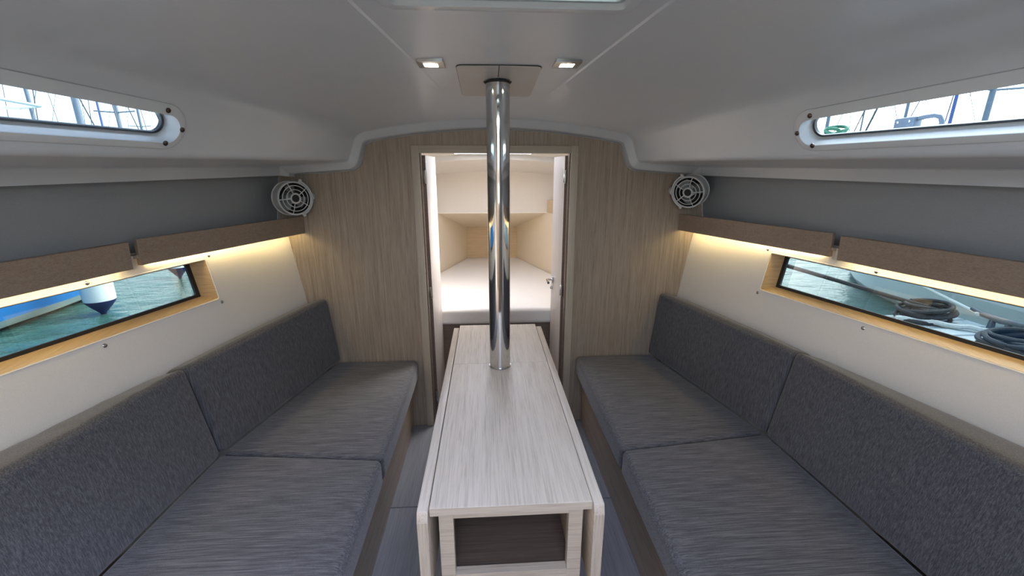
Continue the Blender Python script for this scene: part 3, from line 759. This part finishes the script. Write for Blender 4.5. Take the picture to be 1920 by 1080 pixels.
# carcass
BX0, BX1, BY0, BY1 = -0.172, 0.166, 0.792, 1.90
zt = TZ - 0.0213
stw = 0.034
for x0, x1 in ((BX0, BX0 + stw), (BX1 - stw, BX1)):
    box('front_stile', (x0, BY0, 0.0008), (x1, BY0 + 0.022, zt), 'oak_cross', t, 0.0008, 1)
box('top_rail', (BX0 + stw, BY0 + 0.0003, zt - 0.030), (BX1 - stw, BY0 + 0.022, zt), 'oak_cross', t)
box('bottom_rail', (BX0 + stw, BY0 + 0.0003, 0.452), (BX1 - stw, BY0 + 0.022, 0.482), 'oak_cross', t)
for x0, x1 in ((BX0 + 0.004, BX0 + 0.020), (BX1 - 0.020, BX1 - 0.004)):
    box('side_panel', (x0, BY0 + 0.022, 0.0008), (x1, BY1, zt), 'oak_base', t)
box('end_panel', (BX0 + 0.0205, BY1 - 0.018, 0.0008), (BX1 - 0.0205, BY1 - 0.0003, zt), 'oak_post', t)
box('locker_floor', (BX0 + 0.0205, BY0 + 0.022, 0.462), (BX1 - 0.0205, 1.40, 0.474), 'dark_wood', t)
box('locker_back', (BX0 + 0.0205, 1.40, 0.10), (BX1 - 0.0205, 1.415, zt), 'dark_wood', t)

# ---------------------------------------------------------------- compression post
p = empty('compression_post', (POST.x, POST.y, 0), 'polished stainless steel mast support post rising through the table', 'post')
ztop = ceil_z(POST.x, POST.y) - 0.006
mk('tube', *merge(cyl_geo((POST.x, POST.y, 0.0005), (POST.x, POST.y, ztop), 0.0392, None, 64)), 'chrome', p, True, 40)
for z0, z1, r, mt, nm in ((TZ + 0.0002, TZ + 0.004, 0.0415, 'steel', 'base_ring'), (ztop - 0.002, ztop + 0.004, 0.041, 'dark_gap', 'head_ring')):
    rows = [[V((POST.x + rr * math.cos(2 * math.pi * k / 48), POST.y + rr * math.sin(2 * math.pi * k / 48), z)) for k in range(48)] for rr, z in ((0.0393, z0), (r, z0), (r, z1), (0.0393, z1))]
    grid(nm, rows, mt, p, True, True, 30)

# ---------------------------------------------------------------- ceiling spots
for x, y, side in ((-0.198, 1.297, 'left'), (0.182, 1.283, 'right')):
    zz = ceil_z(x, y) + 0.0025
    sp = empty('ceiling_spotlight', (x, y, zz - 0.01), 'lit warm spotlight in a square chrome bezel on the ceiling %s of the post' % side, 'light', 'ceiling spotlights')
    zt = zz + 0.0035
    out = rrect(x - 0.037, x + 0.037, y - 0.037, y + 0.037, 0.003, 6)
    n = len(out); r_in = []
    for (ox, oy) in out:
        a = math.atan2(oy - y, ox - x); r_in.append((x + 0.026 * math.cos(a), y + 0.026 * math.sin(a)))
    bz = loft('bezel', [[V((a, b_, zt)) for a, b_ in out], [V((a, b_, zt - 0.009)) for a, b_ in out], [V((a, b_, zt - 0.010)) for a, b_ in r_in], [V((a, b_, zt - 0.003)) for a, b_ in r_in]], 'steel', sp, False, 30)
    rows = []
    for rr, dz in ((0.0258, -0.006), (0.022, -0.0095), (0.012, -0.0115), (0.0008, -0.012)):
        rows.append([V((x + rr * math.cos(2 * math.pi * k / 24), y + rr * math.sin(2 * math.pi * k / 24), zt + dz)) for k in range(24)])
    o = grid('lens', rows, 'spot_warm', bz, True, True); o['label'] = 'glowing warm lens'

# ---------------------------------------------------------------- fans
def fan(s, c, axis, label, roll):
    c = V(c); a = V(axis).normalized(); _, u, w = frame_axes(a)
    R = 0.076
    f_ = empty('cabin_fan', (c.x, c.y, c.z - 0.09), label, 'fan', 'bulkhead fans')
    def ringp(r, d, n=36): return [c + a * d + (u * math.cos(2 * math.pi * k / n) + w * math.sin(2 * math.pi * k / n)) * r for k in range(n)]
    # shroud: deep open drum with a rounded back
    rows = [ringp(r, d) for r, d in ((R - 0.003, 0.0), (R + 0.0015, 0.002), (R + 0.0015, -0.012), (R, -0.016), (R * 1.0, -0.06), (R * 0.9, -0.085), (R * 0.6, -0.095), (R * 0.05, -0.096))]
    grid('shroud', rows, 'fan_plastic', f_, True, True, 35)
    rows = [ringp(r, d) for r, d in ((R - 0.003, 0.0), (R - 0.0035, -0.058), (R * 0.86, -0.08), (R * 0.55, -0.09), (0.027, -0.09))]
    grid('shroud_lining', rows, 'fan_dark', f_, True, True, 35)
    # raised vent rim on the drum
    tube('shroud_band', ringp(R + 0.001, -0.058), 0.003, 'fan_plastic', f_, 8, True)
    for k, r in enumerate((R - 0.0035, 0.058, 0.040)):
        tube('grille_ring', ringp(r, 0.003 + (0.006 if k else 0)), 0.0026 if k == 0 else 0.0019, 'fan_plastic', f_, 8, True)
    hubr = 0.021
    tube('hub_ring', ringp(hubr, 0.010), 0.0042, 'fan_plastic', f_, 8, True)
    o = mk('hub_cap', *cyl_geo(c + a * 0.002, c + a * 0.009, 0.019, 0.018, 24), 'black_rubber', f_, True, 40); o['label'] = 'round black hub cap'
    for k in range(5):
        an = roll + 2 * math.pi * k / 5
        d = u * math.cos(an) + w * math.sin(an)
        tube('grille_spoke', [c + d * (hubr + 0.002) + a * 0.010, c + d * 0.058 + a * 0.009, c + d * (R - 0.003) + a * 0.003], [0.0030 if k == 0 else 0.0019] * 3, 'fan_plastic', f_, 6)
    # blades
    for k in range(3):
        an = roll + 0.5 + 2 * math.pi * k / 3; rows = []
        for j in range(6):
            r = 0.017 + (0.062 - 0.017) * j / 5; hw = 0.28 + 0.30 * math.sin(math.pi * (0.25 + 0.6 * j / 5))
            rw = []
            for i in range(5):
                q_ = -1 + 2 * i / 4; an2 = an + hw * q_ + 0.12 * j / 5
                rw.append(c + a * (-0.022 + 0.011 * q_) + (u * math.cos(an2) + w * math.sin(an2)) * r)
            rows.append(rw)
        back = [[p - a * 0.002 for p in r] for r in rows]
        n_ = 5; vs = [p for r in rows for p in r] + [p for r in back for p in r]; fs = []
        for j in range(5):
            for i in range(4):
                q0 = j * 5 + i; fs += [(q0, q0 + 1, q0 + 6, q0 + 5), (30 + q0 + 5, 30 + q0 + 6, 30 + q0 + 1, 30 + q0)]
        for i in range(4): fs += [(i, i + 1, 31 + i, 30 + i), (25 + i, 26 + i, 56 + i, 55 + i)]
        for j in range(5): fs += [(j * 5, j * 5 + 5, 35 + j * 5, 30 + j * 5), (j * 5 + 4, j * 5 + 9, 39 + j * 5, 34 + j * 5)]
        mk('blade', vs, fs, 'fan_blade', f_, True, 40)
    mk('motor', *merge(cyl_geo(c - a * 0.085, c - a * 0.03, 0.026, 0.024, 24), cyl_geo(c - a * 0.03, c - a * 0.012, 0.017, 0.016, 20)), 'fan_plastic', f_, True, 40)
    # yoke on the inboard side: an arc round the drum with two knobs, and the foot on the bulkhead
    up = V((0, 0, 1)); up = (up - a * up.dot(a)).normalized(); ins = a.cross(up); ins = ins if ins.x * -s > 0 else -ins
    bc = c - a * 0.016; arc_ = []
    for k in range(13):
        an = math.radians(-62 + 124 * k / 12); arc_.append(bc + (ins * math.cos(an) + up * math.sin(an)) * (R + 0.008))
    vs = []; fs = []
    for k, p_ in enumerate(arc_):
        n0 = (p_ - bc).normalized()
        for e, d in ((-0.012, -0.003), (0.012, -0.003), (0.012, 0.004), (-0.012, 0.004)): vs.append(p_ + a * e + n0 * d)
    for k in range(12):
        for j in range(4): fs.append((k * 4 + j, k * 4 + (j + 1) % 4, k * 4 + 4 + (j + 1) % 4, k * 4 + 4 + j))
    fs += [(0, 1, 2, 3), (48, 49, 50, 51)]
    yk = mk('yoke', vs, fs, 'fan_plastic', f_, True, 35)
    for e in (0, 12):
        n0 = (arc_[e] - bc).normalized(); mk('knob', *merge(cyl_geo(arc_[e] - n0 * 0.01, arc_[e] + n0 * 0.012, 0.0085, 0.007, 14)), 'fan_plastic', yk, True, 40)
    mid = arc_[6]
    mk('pivot', *merge(cyl_geo(mid, mid + ins * 0.010, 0.013, 0.010, 18)), 'fan_plastic', yk, True, 40)
    foot = V((mid.x + s * 0.022, YB - 0.0005, mid.z))
    mk('foot', *merge(tube_geo([mid + ins * 0.006 - a * 0.004, V((foot.x, YB - 0.03, foot.z)), V((foot.x, YB - 0.006, foot.z))], [0.008, 0.009, 0.012], 12), cyl_geo(foot, foot - V((0, 0.008, 0)), 0.022, 0.019, 24)), 'fan_plastic', f_, True, 40)
def towards(c, ang, dn=0.0):
    d = CAM - V(c); d.z = 0; d.normalize(); r = V((-d.y, d.x, 0)) * 1.0
    rt = V((-d.y, d.x, 0)); a = d * math.cos(ang) + rt * math.sin(ang); a.z = -dn; return a
fan(-1, (-0.940, 2.035, 1.305), towards((-0.94, 2.035, 0), math.radians(24), -0.02), 'small white caged fan on the bulkhead above the left shelf', 0.05)
fan(1, (0.940, 2.035, 1.328), towards((0.94, 2.035, 0), math.radians(-20), 0.17), 'small white caged fan on the bulkhead above the right shelf', 0.7)

# ---------------------------------------------------------------- fore berth
bb = empty('berth_platform', (0, 2.5, 0), 'dark wood platform under the fore cabin berth mattress', 'bed')
box('front_panel', (-0.76, 2.50, 0.0005), (0.76, 2.515, 0.490), 'dark_wood', bb)
hexa('berth_board', [(-.765, 2.49, .4905), (.765, 2.49, .4905), (.25, 4.12, .4905), (-.25, 4.12, .4905), (-.765, 2.49, .5), (.765, 2.49, .5), (.25, 4.12, .5), (-.25, 4.12, .5)], 'dark_wood', bb)
y0, y1 = 2.465, 4.115
c = [(-vx(y0) + .006, y0, .501), (vx(y0) - .006, y0, .501), (vx(y1) - .006, y1, .501), (-vx(y1) + .006, y1, .501)]
c += [(x, y, 0.602) for x, y, _ in c]
tag(cushion('berth_mattress', c, 0.022, 'mattress_cloth', None, 0.006), 'off-white tapered mattress filling the fore cabin berth', 'mattress')

for x, side in ((-0.48, 'left'), (0.48, 'right')):  # unseen pair of lamps, added to brighten the fore cabin
    y = 2.42; z = fz(x, y)
    lp = empty('fore_fill_lamp', (x, y, z - 0.02), 'unseen round warm fill lamp added on the fore cabin deckhead behind the %s door leaf' % side, 'light', 'added fore cabin fill lamps')
    cr = lambda r, dz: [V((x + r * math.cos(2 * math.pi * k / 24), y + r * math.sin(2 * math.pi * k / 24), z + dz)) for k in range(24)]
    grid('bezel', [cr(0.07, 0.012), cr(0.07, -0.012), cr(0.060, -0.016), cr(0.058, -0.008)], 'steel', lp, True, True, 30)
    grid('lens', [cr(0.058, -0.010), cr(0.04, -0.016), cr(0.002, -0.018)], 'fore_fill_glow', lp, True, True)  # lens of the added fill lamp
# ---------------------------------------------------------------- outside
WZ = 0.2
wv = []; wf = []
X = [-70, -1.95, 1.95, 70]; Yw = [-40, -3, 5.5, 90]
for y in Yw:
    for x in X: wv.append((x, y, WZ))
for j in range(3):
    for i in range(3):
        if (i, j) != (1, 1): wf.append((j * 4 + i, j * 4 + i + 1, j * 4 + i + 5, j * 4 + i + 4))
tag(mk('water', wv, wf, 'water'), 'rippled green blue harbour water outside the windows', 'water', kind='stuff')

def hull_mesh(name, parent, org, length, beam, height, mats, head=1, zbands=(0.05, 0.31), n=14, full_=2.2):
    """boat hull with pointed bow towards +y*head, rounded bilge; bands of colour are separate parts"""
    org = V(org)
    def half(yy): 
        t_ = yy / length
        return beam / 2 * (1 - max(0, (t_ - 0.45) / 0.55) ** full_) * (0.80 + 0.20 * min(1, t_ / 0.3) ** 0.6)
    zs = [-0.25, 0.0, zbands[0], zbands[1], height]
    fl = [0.55, 0.86, 0.90, 0.97, 1.06]
    parts = []
    for k, (nm, mt) in enumerate(mats):
        rows_ = []
        for zi in ((0, 1, 2), (2, 3), (3, 4))[k]:
            r_ = []
            for i in range(n + 1):
                yy = length * i / n; r_.append(V((org.x + half(yy) * fl[zi], org.y + head * yy, org.z + zs[zi])))
            rows_.append(r_ + [V((2 * org.x - p_.x, p_.y, p_.z)) for p_ in r_[::-1]])
        parts.append(grid(nm, rows_, mt, parent, True, True, 40))
    dk = []
    for i in range(n + 1):
        yy = length * i / n; dk.append([V((org.x + sgn_ * half(yy) * fl[4], org.y + head * yy, org.z + height)) for sgn_ in (-1, -0.5, 0, 0.5, 1)])
        for k in (1, 2, 3): dk[-1][k].z += 0.05
    grid('deck', dk, 'sail_white', parent, True)
    return parts
# neighbour to port: white and blue
nb = empty('moored_boat', (-5.25, 1.5, WZ), 'moored boat with white lower hull and blue topsides outside the left window', 'boat')
hull_mesh('hull', nb, (-5.06, 4.50, WZ), 9.0, 2.78, 1.15, (('boot_stripe', 'rope_dark'), ('lower_hull', 'sail_white'), ('topsides', 'hull_blue')), -1, zbands=(0.03, 0.11))
for x in (-6.0, -5.2, -4.35):
    tube('stanchion', [(x, 4.35, WZ + 1.15), (x, 4.42, WZ + 1.80)], 0.014, 'aluminium', nb, 8)
for z in (1.48, 1.80):
    tube('pushpit_rail', [(-6.2, 3.4, WZ + z), (-6.1, 4.3, WZ + z), (-6.0, 4.41, WZ + z), (-5.2, 4.42, WZ + z), (-4.35, 4.42, WZ + z), (-4.05, 4.3, WZ + z), (-3.9, 3.4, WZ + z)], 0.014, 'aluminium', nb, 8)
box('rail_box', (-4.95, 4.36, WZ + 1.42), (-4.6, 4.52, WZ + 1.86), 'sail_white', nb, 0.03, 2)
# neighbour to starboard: pale hull
nb = empty('moored_boat', (5.0, 0.0, WZ), 'pale moored hull with dark stripes outside the right window', 'boat')
hull_mesh('hull', nb, (5.02, -4.0, WZ), 9.3, 3.05, 1.3, (('boot_stripe', 'pontoon_grey'), ('lower_hull', 'hull_pale'), ('topsides', 'hull_pale')), 1, full_=5, n=30)
# fenders
def fender(tip, length, r, label):
    tip = V(tip)
    f_ = empty('fender', tip, label, 'fender', 'fenders by the left window')
    def rr(prof): return [[V((tip.x + a * math.cos(2 * math.pi * k / 24), tip.y + a * math.sin(2 * math.pi * k / 24), tip.z + z)) for k in range(24)] for a, z in prof]
    o = grid('end_cone', rr([(0.01, 0.0), (r * 0.16, 0.0), (r * 0.2, 0.02), (r * 0.62, 0.075), (r * 0.93, 0.12), (r * 0.985, 0.14)]), 'fender_navy', f_, True, True)
    o['label'] = 'navy blue tapered end'
    grid('body', rr([(r * 0.985, 0.14), (r, 0.17), (r, length - 0.2), (r * 0.97, length - 0.17)]), 'sail_white', f_, True, True)
    grid('end_cone', rr([(r * 0.97, length - 0.17), (r * 0.6, length - 0.08), (r * 0.18, length - 0.03), (r * 0.15, length)]), 'fender_navy', f_, True, True)
    tube('lanyard', [tip + V((0, 0, length - 0.01)), tip + V((-0.05, 0, length + 0.5))], 0.008, 'rope_white', f_, 6)
fender((-3.50, 3.76, 0.19), 0.72, 0.112, 'white fender with navy cone end, the nearer one outside the left window')
fender((-3.73, 5.07, 0.20), 0.66, 0.098, 'white fender with navy cone end, the farther one outside the left window')

# finger pontoon with cleat, coils and lines
pn = empty('finger_pontoon', (2.7, 0.9, WZ), 'pale grey finger pontoon outside the right window', 'pontoon')
for k in range(24):
    y0 = -0.5 + k * 0.125
    box('deck_slat', (2.25, y0, 0.475), (3.05, y0 + 0.112, 0.50), 'pontoon_grey', pn, 0.004, 1)
box('float', (2.3, -0.5, 0.12), (3.0, 2.45, 0.47), 'pontoon_grey', pn, 0.02, 2)
def coil(name, c, rx, ry, turns, rad, mat, label, cat, rise=0.05, n=40):
    c = V(c); pts = []
    for k in range(int(turns * n)):
        a = 2 * math.pi * k / n; j = k / (turns * n)
        w_ = 0.8 + 0.30 * math.sin(a * 0.37 + 1) - 0.18 * math.cos(a * 0.73)
        pts.append(c + V((rx * w_ * math.cos(a), ry * w_ * math.sin(a), rise * (0.5 + 0.5 * math.sin(a * 0.61 + 2)) + rise * j + rad)))
    o = tube(name, pts, rad, mat, None, 8); return tag(o, label, cat)
coil('rope_coil', (2.77, 2.38, 0.50), 0.15, 0.10, 8.3, 0.012, 'rope_dark', 'dark rope coil on the pontoon at the end of the taut line', 'rope', 0.05)
coil('rope_coil', (2.70, 1.84, 0.50), 0.16, 0.11, 8.6, 0.013, 'rope_dark', 'dark rope coil at the lower right corner of the right window', 'rope', 0.05)
o = tube('mooring_line', [(2.80, 2.41, 0.58), (2.66, 2.475, 0.617), (2.40, 2.588, 0.692), (2.05, 2.74, 0.791), (1.6, 2.93, 0.92), (1.3, 3.06, 1.0)], 0.014, 'rope_dark', None, 8)
tag(o, 'taut dark mooring line running forward from the pontoon coil', 'rope')
pts = [V((2.57 + 0.017 * k, 2.375 - 0.0125 * k + 0.006 * math.sin(k * 1.7), 0.521 + 0.004 * math.sin(k * 0.9))) for k in range(26)]
o = tube('white_line', pts, 0.016, 'rope_white', None, 8); tag(o, 'thick white braided line lying along the pontoon edge', 'rope')
pts = [V((3.62, 3.24, 0.51)), V((3.40, 2.90, 0.535)), V((3.15, 2.541, 0.566)), V((2.98, 2.30, 0.588)), V((2.93, 2.225, 0.59))]
o = tube('white_line', pts, 0.010, 'rope_white', None, 8); tag(o, 'white line slanting down from the pale hull to the pontoon', 'rope')
cl = empty('dock_cleat', (2.95, 2.12, 0.5), 'metal dock cleat on the pontoon outside the right window', 'cleat')
mk('horn', *tube_geo([(2.95, 1.96, 0.61), (2.95, 2.02, 0.592), (2.95, 2.12, 0.585), (2.95, 2.22, 0.592), (2.95, 2.28, 0.61)], [0.012, 0.016, 0.02, 0.016, 0.012], 10), 'mast_grey', cl, True, 40)
for y in (2.08, 2.16): mk('foot', *cyl_geo((2.95, y, 0.5005), (2.95, y, 0.58), 0.02, 0.014, 12), 'mast_grey', cl, True, 40)

# sailboats whose masts show through the ports
def ray(u, v):
    cp, sp_ = math.cos(PSI), math.sin(PSI); ct, st = math.cos(TH), math.sin(TH)
    rt = V((cp, -sp_, 0)); fh = V((sp_, cp, 0)); fw = fh * ct + V((0, 0, -st)); up = fh * st + V((0, 0, ct))
    return rt * ((u - 960) / 780) + up * ((540 - v) / 780) + fw
def sailboat(u, v, dist, label, mast_mat='mast_grey', r=0.07, spread=None, boom=False, lean=0.0, grp='sailboats seen through the deck ports'):
    d = ray(u, v); d.z = 0; d.normalize(); p_ = CAM + d * dist; x, y = p_.x, p_.y
    b_ = empty('sailboat', (x, y, WZ), label, 'sailboat', grp)
    hull_mesh('hull', b_, (x, y - 4.4, WZ), 8.5, 2.6, 0.95, (('boot_stripe', 'rope_dark'), ('lower_hull', 'sail_white'), ('topsides', 'sail_white')), 1, n=8)
    box('coachroof', (x - 0.7, y - 1.8, WZ + 0.98), (x + 0.7, y + 0.9, WZ + 1.3), 'sail_white', b_, 0.08, 2)
    H = 11.5
    tube('mast', [(x, y, WZ + 1.28), (x + lean * H, y, WZ + H)], r, mast_mat, b_, 10)
    for sx in (-1, 1):
        tube('shroud', [(x + sx * 1.25, y - 0.1, WZ + 1.0), (x + sx * 0.75, y, WZ + 6.2), (x, y, WZ + 11.2)], 0.014, 'wire_dark', b_, 5)
        if spread: tube('spreader', [(x, y, WZ + spread), (x + sx * 0.8, y - 0.1, WZ + spread + 0.05)], 0.03, mast_mat, b_, 6)
    tube('forestay', [(x, y + 3.9, WZ + 1.1), (x, y, WZ + 11.3)], 0.03, 'wire_dark', b_, 5)
    tube('backstay', [(x, y - 4.3, WZ + 1.0), (x, y, WZ + 11.4)], 0.013, 'wire_dark', b_, 5)
    if boom:
        tube('boom', [(x, y, WZ + 2.0), (x, y - 3.6, WZ + 2.05)], 0.055, mast_mat, b_, 8)
        tube('sail_cover', [(x, y - 0.1, WZ + 2.3), (x, y - 1.8, WZ + 2.2), (x, y - 3.5, WZ + 2.15)], [0.17, 0.13, 0.07], 'hull_blue' if mast_mat == 'mast_blue' else 'sail_white', b_, 8)
sailboat(56, 195, 29, 'sailboat whose dark mast stands at the far left of the left port', r=0.075)
sailboat(145, 205, 18, 'sailboat with thick grey mast in the middle of the left port', r=0.085, spread=3.4)
sailboat(186, 210, 37, 'sailboat with slender mast right of the thick one in the left port', 'mast_blue', r=0.06)
sailboat(220, 215, 24.5, 'sailboat with dark mast near the rounded end of the left port', r=0.075, spread=3.6, boom=True)
sailboat(262, 225, 44, 'distant sailboat at the rounded tip of the left port', r=0.09, spread=4.6, boom=True)
sailboat(1552, 230, 25, 'sailboat with grey mast at the rounded end of the right port', r=0.075)
sailboat(1618, 222, 44, 'distant thin masted sailboat near the end of the right port', r=0.06)
sailboat(1702, 200, 30.5, 'sailboat with grey mast above the deck block in the right port', r=0.07)
sailboat(1790, 195, 37, 'sailboat with navy blue mast in the right port', 'mast_blue', r=0.09)
sailboat(1858, 185, 16, 'sailboat with pale mast and spreader at the far right port', r=0.062, spread=3.15)
# fittings on our own side deck, just outside the starboard port
k = empty('deck_block', (1.35, 1.37, 1.4905), 'pale deck fitting with bent tube just outside the right port', 'deck fitting')
hexa('body', [(1.335, 1.36, 1.4905), (1.365, 1.36, 1.4905), (1.365, 1.43, 1.4905), (1.335, 1.43, 1.4905), (1.335, 1.36, 1.596), (1.365, 1.36, 1.596), (1.365, 1.43, 1.596), (1.335, 1.43, 1.596)], 'mast_grey', k, 0.004, 2)
tube('bent_tube', [(1.35, 1.36, 1.590), (1.35, 1.335, 1.592), (1.35, 1.31, 1.592), (1.35, 1.292, 1.586), (1.35, 1.284, 1.570), (1.35, 1.282, 1.495)], 0.007, 'mast_grey', k, 10)
for y in (1.375, 1.415): disc_screw((1.335, y, 1.583), (-1, 0, 0), 0.004, k)
rl = coil('rope_coil', (1.35, 1.69, 1.4905), 0.025, 0.05, 9.2, 0.006, 'rope_green', 'small green rope coil on the side deck outside the right port', 'rope', 0.055)
